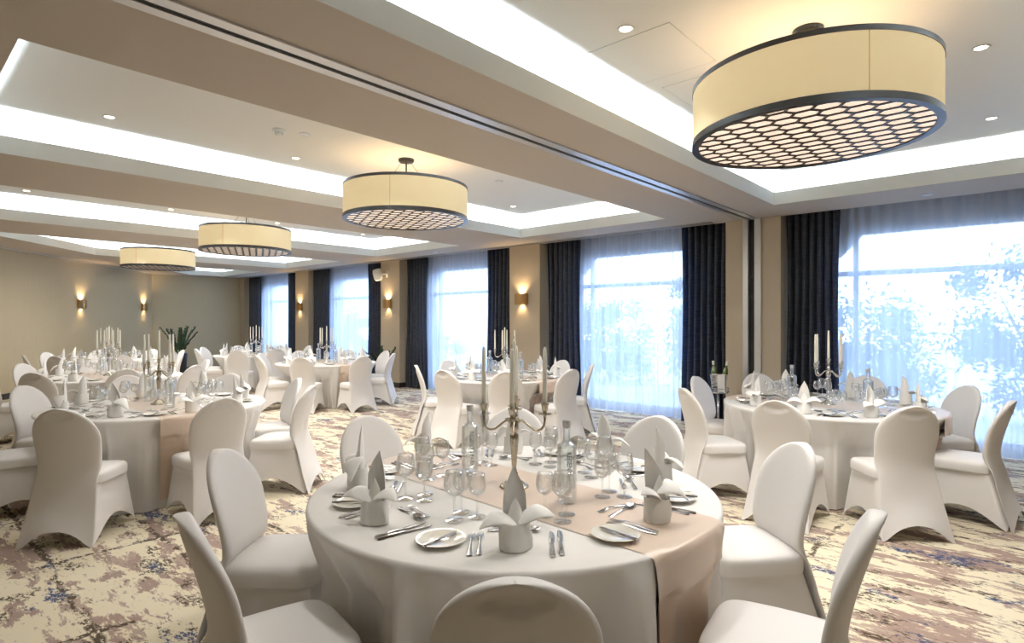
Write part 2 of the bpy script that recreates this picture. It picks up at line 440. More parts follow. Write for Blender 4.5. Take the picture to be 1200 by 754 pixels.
# drapes: (x0,x1) at top for each side of each bay
DN = ['left drape of the widest window, beside the partition channel', 'right drape of the window behind the ice bucket', 'left drape of the window behind the ice bucket',
      'right drape of the window between the two nearer wall lights', 'left drape of the window between the two nearer wall lights',
      'right drape of the window beside the wall speaker', 'left drape of the window beside the wall speaker',
      'right drape of the window nearest the far end wall', 'left drape of the window nearest the far end wall']
DR = [(-2.45, -1.82)]+[d for (a, b) in BAYS[1:] for d in ((b-.72, b-.03), (a+.03, a+.80))]
for i, (x0, x1) in enumerate(DR):
    c = (x0+x1)/2; hw = (x1-x0)/2
    d = empty('drape', (c, 8.165, 0))
    tag(d, 'dark navy '+DN[i], 'curtain', 'navy drapes at the windows')
    ph = random.uniform(0, 6.28); n = 150; rows = []
    nf = 6.5
    for z in [2.99, 2.9, 2.6, 2.2, 1.7, 1.2, .8, .4, .1, .006]:
        g = 1-z/3; r = []
        for j in range(n+1):
            u = -1+2*j/n
            x = u*hw*(1-.07*sin(pi*min(1, g*1.2)))
            y = .048*sin(u*nf*pi+ph+.5*sin(g*3+u*2))*(.72+.3*g)+.014*sin(u*19+ph*2+g*2)
            r.append((x+.012*cos(u*nf*pi+ph), y, z))
        rows.append(r)
    o = MB().rings(rows, False).build('drape_panel', M['drape'], d)
    MB().box(-hw, hw, -.06, -.045, 2.93, 2.99).build('heading_tape', M['drape'], d, smooth=False)

struct(MB().box(-40, 25, YW+.18, 40, -.12, -.04).build('ground', M['terrace'], smooth=False))
def shrub(x, y, h, w, n, seed, label):
    rnd = random.Random(seed)
    s = empty('garden_shrub', (x, y, -.04)); tag(s, label, 'shrub', 'shrubs outside the windows')
    br = MB()
    for k in range(7):
        a = rnd.uniform(0, 6.28); e = (w*.7*cos(a), w*.5*sin(a), h*rnd.uniform(.6, .95))
        br.tube([(0, 0, 0), (e[0]*.3, e[1]*.3, e[2]*.4), e], [.035, .022, .008], 5)
    br.build('branches', M['bark'], s)
    lf = MB()
    cl = [(rnd.uniform(-w, w), rnd.uniform(-w*.6, w*.6), h*rnd.uniform(.12, 1), rnd.uniform(.09, .20)) for _ in range(30)]
    for k in range(n*5):
        cx, cy, cz, cr = rnd.choice(cl)
        p = Vector((cx+rnd.gauss(0, cr), cy+rnd.gauss(0, cr), max(.05, cz+rnd.gauss(0, cr))))
        a = Vector((rnd.gauss(0, 1), rnd.gauss(0, 1), rnd.gauss(0, 1))).normalized(); b_ = a.orthogonal().normalized()
        l = rnd.uniform(.035, .065)
        lf.quad(p-a*l, p+b_*l*.5, p+a*l, p-b_*l*.5)
    lf.build('foliage', M['shrub'], s, smooth=False)
for k, (x, y, h, w, n) in enumerate([(-1.9, 11.3, 1.7, .75, 900), (.3, 11.0, 2.35, 1.0, 1500), (3.2, 11.9, 2.5, 1.1, 1100), (-4.9, 11.6, 2.3, 1.0, 1300), (-8.0, 12.6, 1.9, 1.1, 1100), (-11.2, 12.6, 2.3, 1.2, 1200), (-15.6, 12.8, 1.8, 1.2, 1000), (-21, 13.0, 2.0, 1.3, 1000)]):
    shrub(x, y, h, w, n, 50+k, ['green shrub outside the window opposite the right-hand round table', 'tall leafy shrub filling the middle of the widest window', 'tall shrub at the right edge of the widest window',
          'leafy shrub outside the window behind the ice bucket', 'low shrub outside, between the two nearer middle windows', 'shrub outside the window between the two nearer wall lights', 'shrub outside the window beside the wall speaker', 'shrub outside the far end window'][k])

# ------------------------------------------------------------------ ceiling fittings
def point(name, loc, power, col, r=.05, spot=None, blend=.5, rot=(0, 0, 0)):
    l = bpy.data.lights.new(name, 'SPOT' if spot else 'POINT'); l.energy = power; l.color = col; l.shadow_soft_size = r
    if spot: l.spot_size = R(spot); l.spot_blend = blend
    o = bpy.data.objects.new(name, l); o.location = loc; o.rotation_euler = rot; COL.objects.link(o); return o
WARM = (1, .955, .90)
# chandelier
def chandelier():
    c = empty('drum_chandelier')
    Rr, zt, zb = .655, -.30, -.66     # relative to the coffer ceiling
    m = MB().lathe([(.085, 0), (.085, -.018), (.075, -.032), (0.02, -.036)], 32); m.build('ceiling_rose', M['bronze'], c, sharp=40)
    MB().tube([(0, 0, -.03), (0, 0, zt-.02)], .008, 8).build('rod', M['bronze'], c)
    for k in range(3):
        a = 2*pi*k/3+.4
        MB().tube([(.05*cos(a), .05*sin(a), -.03), (.24*cos(a), .24*sin(a), zt)], .0022, 5).build('suspension_cable', M['bronze'], c)
    sp = MB()
    for k in range(3):
        a = 2*pi*k/3+.4; sp.tube([(0, 0, zt), ((Rr-.01)*cos(a), (Rr-.01)*sin(a), zt)], .007, 6)
    sp.build('spider_bracket', M['bronze'], c)
    n = 96
    MB().lathe([(Rr, zb+.03), (Rr, zt-.02), (Rr-.008, zt-.02), (Rr-.008, zb+.03), (Rr, zb+.03)], n, cap0=False, cap1=False).build('shade', M['shade'], c, sharp=40)
    for k in range(3):
        a = 2*pi*k/3+1.2
        o = MB().box(-.0015, .0015, -.001, .0015, zb+.03, zt-.02).build('shade_seam', M['copper'], c, smooth=False); o.location = ((Rr+.001)*cos(a), (Rr+.001)*sin(a), 0); o.rotation_euler.z = a+pi/2
    MB().lathe([(Rr+.004, zt-.028), (Rr+.004, zt), (Rr-.02, zt), (Rr-.02, zt-.028), (Rr+.004, zt-.028)], n, cap0=False, cap1=False).build('upper_band', M['bronze'], c, sharp=40)
    MB().lathe([(Rr+.004, zb+.038), (Rr+.006, zb), (Rr-.035, zb), (Rr-.035, zb+.012), (Rr-.006, zb+.038), (Rr+.004, zb+.038)], n, cap0=False, cap1=False).build('lower_band', M['bronze'], c, sharp=40)
    MB().lathe([(Rr-.012, zb+.010), (Rr-.012, zb+.014)], n).build('diffuser', M['diffuser'], c, sharp=40)
    # honeycomb lattice under the diffuser
    lt = MB(); Ri = Rr-.03; s = .060; el = 1.28
    dx, dy = 1.5*s*el, sqrt(3)*s; seg = set()
    for i in range(-9, 10):
        for j in range(-8, 9):
            cx, cy = i*dx, (j+(i % 2)*.5)*dy
            vs = [(round(cx+s*el*cos(k*pi/3), 4), round(cy+s*sin(k*pi/3), 4)) for k in range(6)]
            for k in range(6):
                a, b = vs[k], vs[(k+1) % 6]
                seg.add((a, b) if a < b else (b, a))
    done = set()
    for a, b in seg:
        key = (round((a[0]+b[0])/2*250), round((a[1]+b[1])/2*250))
        if key in done: continue
        done.add(key)
        A, B = Vector(a), Vector(b)
        if A.length > Ri and B.length > Ri: continue
        for P, Q in ((A, B), (B, A)):
            if P.length > Ri:
                d = P-Q; lo, hi = 0, 1
                for _ in range(12):
                    md = (lo+hi)/2
                    if (Q+d*md).length > Ri: hi = md
                    else: lo = md
                if P is A: A = Q+d*lo
                else: B = Q+d*lo
        d = (B-A); L_ = d.length
        if L_ < .004: continue
        d /= L_; nn = Vector((-d.y, d.x))*.0068; A = A-d*.003; B = B+d*.003
        lt.rings([[(A.x+nn.x, A.y+nn.y, zb+.002), (A.x+nn.x, A.y+nn.y, zb+.009), (A.x-nn.x, A.y-nn.y, zb+.009), (A.x-nn.x, A.y-nn.y, zb+.002)],
                  [(B.x+nn.x, B.y+nn.y, zb+.002), (B.x+nn.x, B.y+nn.y, zb+.009), (B.x-nn.x, B.y-nn.y, zb+.009), (B.x-nn.x, B.y-nn.y, zb+.002)]], True, True, True)
    lt.build('lattice', M['bronze'], c, smooth=False)
    return c
ch = Proto(chandelier())
for x, y, l in ((-1.0, 3.74, 'huge drum chandelier above the right side, with honeycomb lattice underneath'), (-5.0, 3.84, 'cream drum chandelier, second from the camera, above the middle of the room'),
                (-9.1, 3.9, 'cream drum chandelier, third from the camera, above the far tables'), (-13.2, 3.9, 'smallest-looking cream drum chandelier, farthest from the camera by the slanting wall')):
    ch.put((x, y, TOPZ), 0, l, 'chandelier', 'drum chandeliers in the ceiling coffers')
    point('chandelier_lamp', (x, y, TOPZ-.40), 5.5, (1, .80, .52), .25)
    area('chandelier_down_light', (x, y, TOPZ-.67), (0, 0, 0), 1.1, 1.1, 48, WARM)
# downlights
dl = empty('recessed_downlight')
MB().lathe([(.050, -.004), (.046, -.007), (.036, -.002), (.034, 0), (.050, 0)], 24, cap0=False, cap1=False).build('bezel', M['alu'], dl, sharp=60)
MB().lathe([(.035, -.002), (.001, -.003)], 20).build('lens', M['lens'], dl)
DLP = Proto(dl)
DL = [(-1.8, 3.0), (-.25, 4.72), (-.27, 6.42), (-5.83, 1.35), (-5.83, 3.02), (-5.83, 6.48), (-9.93, 1.37), (-9.93, 3.1), (-9.93, 4.8), (-9.93, 6.55)]
DLL = ['downlight in the coffer left of the huge chandelier', 'downlight in the coffer right of the huge chandelier', 'downlight near the widest window, beyond the huge chandelier',
       'downlight at the near end of the second coffer', 'downlight beside the smoke detector in the second coffer', 'downlight of the second coffer nearest its window end',
       'downlight in the third coffer nearest the left picture edge', 'downlight in the third coffer left of its chandelier', 'downlight in the third coffer just right of its chandelier', 'downlight in the third coffer nearest the windows']
for (x, y), l in zip(DL, DLL):
    DLP.put((x, y, TOPZ), 0, 'small round lit '+l, 'ceiling light', 'recessed downlights')
    point('downlight_beam', (x, y, TOPZ-.02), 45, WARM, .03, 90, .7)
for x, y in ((-3.9-.3, 1.35), (-4.2, 3.0), (-4.2, 4.7), (-4.2, 6.45), (-5.83, 4.7), (-1.8, 1.35), (-.25, 1.35), (-8.3, 1.4), (-8.3, 3.1), (-8.3, 4.8), (-8.3, 6.5), (-12.4, 3.1), (-12.4, 4.8), (-12.4, 6.5), (-14, 4.8), (-14, 6.5)):
    point('downlight_beam', (x, y, TOPZ-.02), 45, WARM, .03, 90, .7)
# smoke detector & blanks
sd = empty('smoke_detector', (-5.08, 2.47, TOPZ)); tag(sd, 'white smoke detector on the ceiling of the second coffer', 'smoke detector')
MB().lathe([(.055, 0), (.055, -.018), (.048, -.024), (.03, -.026)], 28).build('base', M['plastic'], sd, sharp=50)
MB().lathe([(.036, -.026), (.036, -.032), (.030, -.046), (.02, -.052), (.001, -.054)], 28).build('sensor_head', M['plastic'], sd, sharp=50)
for k in range(6):
    a = k*pi/3; MB().box(-.004, .004, .030, .037, -.044, -.028).build('sensor_fin', M['grille'], sd, smooth=False).rotation_euler.z = a
for x, y, z_, l in ((-5.02, 2.69, TOPZ, 'flat round metal sensor cap beside the smoke detector'), (-4.9, 5.19, TOPZ, 'flat round sensor cap in the second coffer towards the windows'), (-.86, 7.72, CEIL, 'flat round sensor cap in the soffit above the widest window'), (-8.9, 7.55, CEIL, 'flat round sensor cap in the soffit near the wall speaker')):
    o = empty('ceiling_sensor', (x, y, z_)); tag(o, l, 'ceiling sensor')
    MB().lathe([(.05, 0), (.05, -.006), (.044, -.01), (.001, -.011)], 28).build('cover_plate', M['alu'], o, sharp=50)
    MB().lathe([(.02, -.010), (.018, -.014), (.001, -.015)], 16).build('sensor_window', M['plastic'], o, sharp=50)
# access panels
for (x0, x1, y0, y1, l) in ((-2.27, -1.57, 3.1, 3.77, 'square access panel in the coffer ceiling left of the huge chandelier'), (-2.05, -1.40, 3.93, 4.6, 'square access panel partly behind the huge chandelier')):
    o = empty('access_panel', ((x0+x1)/2, (y0+y1)/2, TOPZ)); tag(o, l, 'access panel')
    hx, hy = (x1-x0)/2, (y1-y0)/2; g = .004
    MB().box(-hx+g, hx-g, -hy+g, hy-g, -.003, 0).build('panel', M['white'], o, smooth=False)
    MB().box(-hx, hx, -hy, -hy+g, -.0035, 0).box(-hx, hx, hy-g, hy, -.0035, 0).box(-hx, -hx+g, -hy, hy, -.0035, 0).box(hx-g, hx, -hy, hy, -.0035, 0).build('shadow_gap', M['grille'], o, smooth=False)
# wall lights
def sconce():
    s = empty('wall_light')
    # curved front shield, local -y away from the wall
    n = 14; rs = []
    for z in (-.10, .10):
        out_ = [(.138*(-1+2*j/n), -.055-.035*cos(pi*(-.5+j/n)), z) for j in range(n+1)]
        inn = [(.132*(-1+2*j/n), -.050-.033*cos(pi*(-.5+j/n)), z) for j in range(n, -1, -1)]
        rs.append(out_+inn)
    MB().rings(rs, True, True, True).build('shield', M['copper'], s, sharp=40)
    MB().box(-.138, -.128, -.06, 0, -.10, .10).build('side_cheek', M['copper'], s, smooth=False)
    MB().box(.128, .138, -.06, 0, -.10, .10).build('side_cheek', M['copper'], s, smooth=False)
    MB().box(-.11, .11, -.008, 0, -.09, .09).build('back_plate', M['bronze'], s, smooth=False)
    MB().lathe([(.022, -.03), (.022, .03)], 16, (0, -.045, 0)).build('lamp', M['lens'], s)
    return s
SC = Proto(sconce())
def put_sconce(x, y, rz, l):
    SC.put((x, y, 1.91), rz, l, 'wall light', 'copper up-and-down wall lights')
    ox, oy = sin(rz)*.045, -cos(rz)*.045
    point('wall_light_up', (x+ox, y+oy, 1.968), 24, (1, .70, .38), .02, 120, .9, (pi, 0, 0))
    point('wall_light_down', (x+ox, y+oy, 1.852), 9, (1, .70, .38), .02, 110, .9)
put_sconce(-6.97, 7.998, 0, 'copper wall light on the column left of the ice-bucket window')
put_sconce(-11.08, 7.998, 0, 'copper wall light on the column below the speaker')
put_sconce(-15.2, 7.998, 0, 'copper wall light on the column nearest the far end')
dang = atan2(DDIR.y, DDIR.x)
for px, l in ((94.5, 'copper wall light on the slanting wall, nearer the left picture edge'), (168, 'copper wall light on the slanting wall beside its far corner')):
    u = (px-600)/677
    d = Vector((FWD[0]+u*RGT[0], FWD[1]+u*RGT[1]))
    # meet the slanting wall
    den = d.x*DDIR.y-d.y*DDIR.x; t = (DX*DDIR.y-DY*DDIR.x)/den
    P = d*t+n_*.002
    put_sconce(P.x, P.y, dang+pi, l)
# speaker
sp = empty('wall_speaker', (-11.22, 7.998, 2.60)); tag(sp, 'small white loudspeaker on a bracket at the top of a column', 'speaker')
MB().tube([(.10, 0, 0), (.10, -.07, 0), (.04, -.12, -.01)], .016, 8).box(.07, .13, -.012, 0, -.08, .08).build('bracket', M['plastic'], sp)
sb = MB(); prof = []
for z, w_, d_ in ((-.13, .055, .06), (-.12, .075, .085), (-.05, .09, .10), (.05, .09, .10), (.12, .08, .09), (.13, .055, .06)):
    prof.append([((w_)*(abs(cos(a))**.5)*(1 if cos(a) > 0 else -1), d_*(abs(sin(a))**.5)*(1 if sin(a) > 0 else -1), z) for a in [2*pi*k/24 for k in range(24)]])
b1 = sb.rings(prof, True, True, True).build('cabinet', M['plastic'], sp, loc=(-.02, -.18, -.02)); b1.rotation_euler = (R(22), R(-8), R(35))
gr = MB().rings([[(p[0]*.86, -.103-.004*k, p[2]*.86) for p in [(.085, 0, -.1), (.085, 0, .1), (-.085, 0, .1), (-.085, 0, -.1)]] for k in (0, 1)], True, True, True).build('front_grille', M['grille'], sp, smooth=False, loc=(-.02, -.18, -.02)); gr.rotation_euler = b1.rotation_euler

# ------------------------------------------------------------------ chair
def sgnp(v, p): return math.copysign(abs(v)**p, v)
def ring_pts(nx, ny, E):
    sq = [(1, -1+2*k/ny) for k in range(ny)]+[(1-2*k/nx, 1) for k in range(nx)]+[(-1, 1-2*k/ny) for k in range(ny)]+[(-1+2*k/nx, -1) for k in range(nx)]
    out = []
    for a, b in sq:
        f = 1/((abs(a)**E+abs(b)**E)**(1/E)); out.append((a*f, b*f))
    return out
def make_chair():
    c = empty('banquet_chair')
    Wt = [(0, .238), (.15, .222), (.30, .206), (.46, .196), (.60, .205), (.70, .212)]
    Yr = [(0, -.365), (.20, -.30), (.45, -.243), (.62, -.258), (.92, -.345)]
    Yr2 = lambda z: lerp_lin(Yr, z)
    rs = []; RP = ring_pts(26, 6, 3.2)
    lv = [0, .02, .05, .09, .13, .18, .24, .30, .36, .42, .46, .50, .54, .59, .64, .69]
    lv = [(z, lerp_lin(Wt, z), 1) for z in lv]
    for a in range(6, 90, 6): lv.append((.70+.22*sin(R(a)), .212*cos(R(a)), cos(R(a))**.25))
    lv.append((.9198, .008, .45))
    for z, w, k in lv:
        T = .012+.040*smooth01((z-.40)/.10); T *= (1 if z < .70 else .75+.25*k)
        if z > .88: T *= k+.35 if k < .65 else 1
        yr = Yr2(z); ring = []
        for xn, yn in RP:
            x = w*xn
            y = yr+T/2+(T/2)*yn
            y += .030*(x/.21)**2*smooth01((z-.35)/.2)
            # hand hole under the fabric at the top of the rear face
            if yn < 0:
                e = (x/.085)**2+((z-.872)/.030)**2
                y += .014*smooth01((1.25-e)*1.6)
            zz = z
            if z < .25:
                hm = .115*(1-min(1, abs(x)/(w*.90))**2.2)
                zz = z+hm*(1-z/.25)
            ring.append((x, y, max(zz, .002)))
        rs.append(ring)
    MB().rings(rs, True, False, True).build('backrest', M['cover'], c)
    # seat
    def shape(hx, y0, y1, e):
        cy, hy = (y0+y1)/2, (y1-y0)/2
        return [(hx*a, cy+hy*b, a, b) for a, b in ring_pts(20, 20, 2/e)]
    rs = []
    for f, z in ((.02, .480), (.3, .479), (.6, .476), (.82, .471), (.93, .464), (.98, .453), (1, .438), (1, .415), (.999, .394), (.992, .384), (.95, .380)):
        rs.append([(x*f, (y+.02)*f-.02+.0, z-.006*(max(0, yn) if f > .5 else 0)) for x, y, xn, yn in shape(.213, -.232, .185, .36)])
    MB().rings(rs, True, True, False).build('seat', M['cover'], c)
    rs = []
    A = shape(.207, -.226, .180, .36); B = shape(.236, -.342, .235, .22)
    for v in (0, .05, .12, .22, .35, .5, .65, .78, .88, .95, 1):
        r = []
        for (xa, ya, xn, yn), (xb, yb, xn2, yn2) in zip(A, B):
            k = min(abs(xn2), abs(yn2)); m_ = 1-min(1, k/.93)**2
            hem = .135*m_ if yn2 > -.9 or k > .9 else .12*m_
            zt, zb = .392, max(.002, hem)
            z = zt+(zb-zt)*v
            tt = (zt-z)/zt
            x = xa+(xb-xa)*tt; y = ya+(yb-ya)*tt
            pull = (.030*min(1, (v*6))**.6*(1-.5*v))*m_**.55
            if v == 0: pull = 0
            if abs(xn2) > abs(yn2): x -= math.copysign(pull, x)
            elif yn2 > 0: y -= pull
            if v == 1: pass
            r.append((x, y, z))
        rs.append(r)
    MB().rings(rs).build('skirt', M['cover'], c)
    return c
def lerp_lin(tab, z):
    if z <= tab[0][0]: return tab[0][1]
    k = len(tab)
    for i in range(k-1):
        if z <= tab[i+1][0]:
            t = (z-tab[i][0])/(tab[i+1][0]-tab[i][0])
            p0 = tab[max(0, i-1)]; p1, p2 = tab[i], tab[i+1]; p3 = tab[min(k-1, i+2)]
            m1 = (p2[1]-p0[1])/(p2[0]-p0[0])*(p2[0]-p1[0]); m2 = (p3[1]-p1[1])/(p3[0]-p1[0])*(p2[0]-p1[0])
            return (2*t**3-3*t**2+1)*p1[1]+(t**3-2*t**2+t)*m1+(-2*t**3+3*t**2)*p2[1]+(t**3-t**2)*m2
    return tab[-1][1]
chairP = Proto(make_chair())

# ------------------------------------------------------------------ tableware
def make_candelabra(mat):
    c = empty('candelabra')
    MB().lathe([(.066, 0), (.066, .006), (.060, .010), (.048, .014), (.046, .020), (.030, .030), (.018, .042), (.014, .055)], 32).build('base', mat, c, sharp=60)
    n = 24
    rs = []
    for z, r, fl in ((.05, .013, 0), (.062, .018, 0), (.070, .011, 0), (.085, .0105, .1), (.12, .013, .14), (.17, .017, .14), (.215, .021, .14), (.235, .020, .1), (.245, .013, 0), (.255, .019, 0), (.268, .021, 0), (.285, .019, 0), (.30, .012, 0), (.315, .012, 0), (.322, .018, 0), (.332, .011, 0), (.35, .012, 0)):
        rs.append([((r*(1-fl*(.5+.5*cos(8*2*pi*j/n))))*cos(2*pi*j/n), (r*(1-fl*(.5+.5*cos(8*2*pi*j/n))))*sin(2*pi*j/n), z) for j in range(n)])
    MB().rings(rs, True, True, True).build('stem', mat, c)
    def cup(x, y, z, nm='candle_cup'):
        MB().lathe([(.007, -.012), (.007, 0), (.030, .004), (.0305, .006), (.010, .006), (.009, .014), (.013, .022), (.015, .04), (.0185, .048), (.0185, .050), (.011, .050), (.0105, .030)], 20, (x, y, z)).build(nm, mat, c, sharp=60)
    for k in range(4):
        a = k*pi/2; ca, sa = cos(a), sin(a)
        pts = [(.012, .285), (.022, .298), (.036, .300), (.050, .290), (.066, .276), (.085, .262), (.105, .256), (.123, .262), (.135, .278), (.138, .300), (.138, .318)]
        rad = [.006, .008, .0055, .005, .005, .0055, .006, .006, .0055, .0052, .006]
        arm = MB().tube([(r*ca, r*sa, z) for r, z in pts], rad, 8)
        arm.build('arm', mat, c)
        cup(.138*ca, .138*sa, .325)
    cup(0, 0, .36)
    return c
CAND_TOP = [(0, 0, .39)]+[(.138*cos(k*pi/2), .138*sin(k*pi/2), .355) for k in range(4)]
def make_candle():
    c = empty('taper_candle')
    MB().lathe([(.0102, 0), (.0108, .05), (.0095, .20), (.0078, .262), (.006, .272), (.003, .277)], 16).build('wax_taper', M['wax'], c)
    MB().tube([(0, 0, .276), (.0008, 0, .286), (.004, 0, .292)], .001, 5).build('wick', M['wick'], c)
    return c
def make_glass(kind):
    c = empty('wine_glass' if kind < 2 else 'champagne_flute')
    bh, br, st = ((.085, .036, .075), (.095, .040, .085), (.125, .027, .075))[kind]
    zb = .006+st
    n = 28
    outp = []
    for k in range(13):
        t = k/12
        if kind == 2: r = br*(sin(min(1, t*1.6)*pi/2)**.8)*(1-.12*t*t)
        else: r = br*sqrt(max(0, 1-(1-min(1, t/.48))**2)) if t < .48 else br*(1-.20*((t-.48)/.52)**1.6)
        outp.append((max(r, .004), zb+bh*t))
    inn = [(max(r-.0014, .001), z+(.0022 if i == 0 else 0)) for i, (r, z) in enumerate(outp)]
    MB().lathe(outp+inn[::-1], n, cap0=True, cap1=True).build('bowl', M['glass'], c, sharp=80)
    MB().lathe([(.0065, .004), (.0042, .012), (.0036, .03), (.0036, zb-.02), (.005, zb-.006), (.0062, zb+.001)], 12).build('stem', M['stemglass'], c)
    MB().lathe([(.034, 0), (.034, .0015), (.020, .0035), (.0065, .0065)], n).build('foot', M['stemglass'], c, sharp=60)
    return c
def text_mesh(body, size):
    cu = bpy.data.curves.new('lettering', 'FONT'); cu.body = body; cu.size = size; cu.align_x = 'CENTER'; cu.align_y = 'CENTER'; cu.resolution_u = 2
    o = bpy.data.objects.new('lettering', cu); COL.objects.link(o)
    bpy.context.view_layer.update()
    me = bpy.data.meshes.new_from_object(o.evaluated_get(bpy.context.evaluated_depsgraph_get()))
    bpy.data.objects.remove(o); bpy.data.curves.remove(cu)
    return me
def make_bottle():
    c = empty('water_bottle')
    p = [(.036, 0), (.040, .004), (.0405, .02), (.0405, .225), (.037, .238), (.022, .247), (.0150, .256), (.0150, .300), (.0165, .302), (.0165, .312)]
    inn = [(r-.003, z) for r, z in p[2:]]; inn[0] = (.034, .022)
    MB().lathe(p+[(.0135, .312)]+inn[::-1][1:]+[(.001, .020)], 32).build('bottle_body', M['bottleglass'], c, sharp=60)
    MB().lathe([(.0125, .306), (.0172, .3135), (.0175, .335), (.0165, .338), (.001, .338)], 24).build('stopper', M['alu'], c, sharp=50)
    me = text_mesh("REGENT'S PARK", .030)
    rr = .0412
    for v in me.vertices:
        x, y = v.co.x, v.co.y
        a = y/rr             # letter height runs round the bottle, the line runs down it
        v.co = (rr*sin(a), -rr*cos(a), .13-x*.80)
    me.materials.clear(); me.materials.append(M['ink'])
    me.name = 'lettering'
    o = bpy.data.objects.new('lettering', me); COL.objects.link(o); o.parent = c
    return c
def petal(base, tip, wid, bend, n=9, m=8, cup=.35, sharp=1.0, nrm=Vector((0, 1, 0))):
    """pointed cloth leaf from base to tip; bend pushes its middle along nrm"""
    base, tip = Vector(base), Vector(tip); ax = (tip-base); side = ax.cross(nrm).normalized(); rows = []
    for i in range(n+1):
        t = i/n; w = wid*(lerp_lin([(0, .62), (.25, .95), (.5, 1.0), (.8, .55), (1, .02)], t))
        c = base+ax*t+nrm*(bend*sin(pi*t))
        rows.append([c+side*(w*s_)+nrm*(cup*w*(s_*s_)) for s_ in [-1+2*j/m for j in range(m+1)]])
    return rows
def thicken(rows, nrm, th=.0022):
    back = [[p+nrm*th for p in r] for r in rows]
    mb = MB(); rs = [list(a)+list(reversed(b)) for a, b in zip(rows, back)]
    mb.rings(rs, True, True, True); return mb
def make_napkin(var):
    c = empty('folded_napkin'); n = 40
    rs = []
    h = .090
    for z, r in ((.0, .050), (.004, .052), (.03, .0525), (.06, .051), (h-.004, .049), (h, .0475), (h-.004, .044), (.05, .044)):
        rs.append([((r+.0065*max(0, cos(3*(2*pi*j/n)+z*42))**2)*cos(2*pi*j/n)*(1.03), (r+.002*sin(3*2*pi*j/n))*sin(2*pi*j/n)*.86, z+(.010*abs(sin(pi*j/n*1.0+.5))-.005 if z > .07 else 0)) for j in range(n)])
    MB().rings(rs, True, False, False).build('cuff', M['napkin'], c, sharp=70)
    # leaf-shaped peak standing up out of the cuff, its edges curling forward
    def leaf(base, tip, prof, curl, fold, nrm, n=16, m=12, name='peak'):
        base, tip = Vector(base), Vector(tip); ax = tip-base; side = ax.cross(nrm).normalized(); up = side.cross(ax).normalized(); rows = []
        for i in range(n+1):
            t = i/n; w = lerp_lin(prof, t); c_ = base+ax*t+Vector(fold)*sin(pi*t)*1.0
            rows.append([c_+side*(w*sin(q_)/max(.2, sin(curl)) if curl > .3 else w*q_/curl)+up*(w*(1-cos(q_))) for q_ in [curl*(-1+2*j/m) for j in range(m+1)]])
        return thicken(rows, up)
    if var == 0:
        leaf((0, .034, .03), (0, .030, .262), [(0, .042), (.35, .040), (.6, .038), (.78, .027), (.92, .010), (1, .0008)], 1.25, (0, .004, 0), Vector((0, -1, 0))).build('peak', M['napkin'], c, sharp=70)
        leaf((0, -.018, .04), (0, -.004, .165), [(0, .036), (.4, .030), (.75, .018), (1, .001)], 1.1, (0, -.006, 0), Vector((0, 1, 0))).build('inner_fold', M['napkin'], c, sharp=70)
        W2 = [(0, .018), (.2, .034), (.45, .038), (.7, .026), (.9, .010), (1, .0008)]
        for sg in (-1, 1):
            leaf((sg*.004, -.012, .092), (sg*.128, -.040, .096+.010*sg), W2, .75, (0, -.004, .034), Vector((0, .35, -.94))).build('flap', M['napkin'], c, sharp=70)
    else:
        leaf((0, .030, .03), (-.040, .026, .272), [(0, .043), (.3, .044), (.55, .040), (.75, .026), (.9, .011), (1, .0008)], 1.15, (.010, .004, 0), Vector((0, -1, 0))).build('peak', M['napkin'], c, sharp=70)
        leaf((0, -.016, .04), (.012, -.002, .170), [(0, .038), (.4, .034), (.75, .018), (1, .001)], 1.0, (0, -.006, 0), Vector((0, 1, 0))).build('inner_fold', M['napkin'], c, sharp=70)
        leaf((-.010, -.010, .115), (.122, -.046, .058), [(0, .012), (.2, .034), (.45, .046), (.7, .032), (.9, .012), (1, .0008)], .7, (0, -.004, .050), Vector((0, .35, -.94))).build('flap', M['napkin'], c, sharp=70)
        leaf((.0, -.010, .092), (-.100, -.030, .118), [(0, .014), (.2, .030), (.5, .030), (.8, .015), (1, .0008)], .75, (0, -.004, .024), Vector((0, .35, -.94))).build('flap', M['napkin'], c, sharp=70)
    return c
def make_fork(L_=.195):
    m = MB(); h = L_/2; w = L_/.195
    m.ribbon([(0, -h, .001, .0085*w, .002), (0, -h+.01, .001, .0095*w, .0025), (0, -h*.3, .004, .005*w, .003), (0, h*.25, .010, .0032*w, .003), (0, h*.42, .009, .0085*w, .002), (0, h*.55, .006, .0118*w, .0018), (0, h*.62, .005, .0122*w, .0018)])
    for k in range(4):
        x = (-.0096+.0064*k)*w
        m.ribbon([(x, h*.60, .005, .0024*w, .0016), (x, h*.8, .002, .0020*w, .0016), (x*.96, h, .004, .0009*w, .0012)])
    return m
def make_knife(L_=.22):
    m = MB(); h = L_/2
    m.ribbon([(0, -h, .000, .0070, .005), (0, -h+.008, .000, .0092, .006), (0, -h*.2, .000, .0072, .006), (0, h*.0, .000, .0058, .005), (0, h*.06, .001, .0085, .002), (.0005, h*.5, .001, .0098, .0014), (.001, h*.85, .001, .0080, .0012), (-.004, h, .001, .0016, .001)])
    return m
def make_spoon(L_=.185):
    m = MB(); h = L_/2
    m.ribbon([(0, -h, .001, .0085, .002), (0, -h+.01, .001, .0092, .0025), (0, -h*.2, .004, .0048, .003), (0, h*.22, .010, .003, .003), (0, h*.40, .009, .006, .002)])
    rs = []
    for s_ in (1, .8, .5, .2):
        rs.append([(.0195*s_*cos(2*pi*j/20), h*.68+h*.34*s_*sin(2*pi*j/20), .009-.0085*(1-s_*s_)) for j in range(20)])
    rs2 = [[(x, y, z+.0014) for x, y, z in r] for r in rs[::-1]]
    m.rings(rs+rs2, True, False, False)
    return m
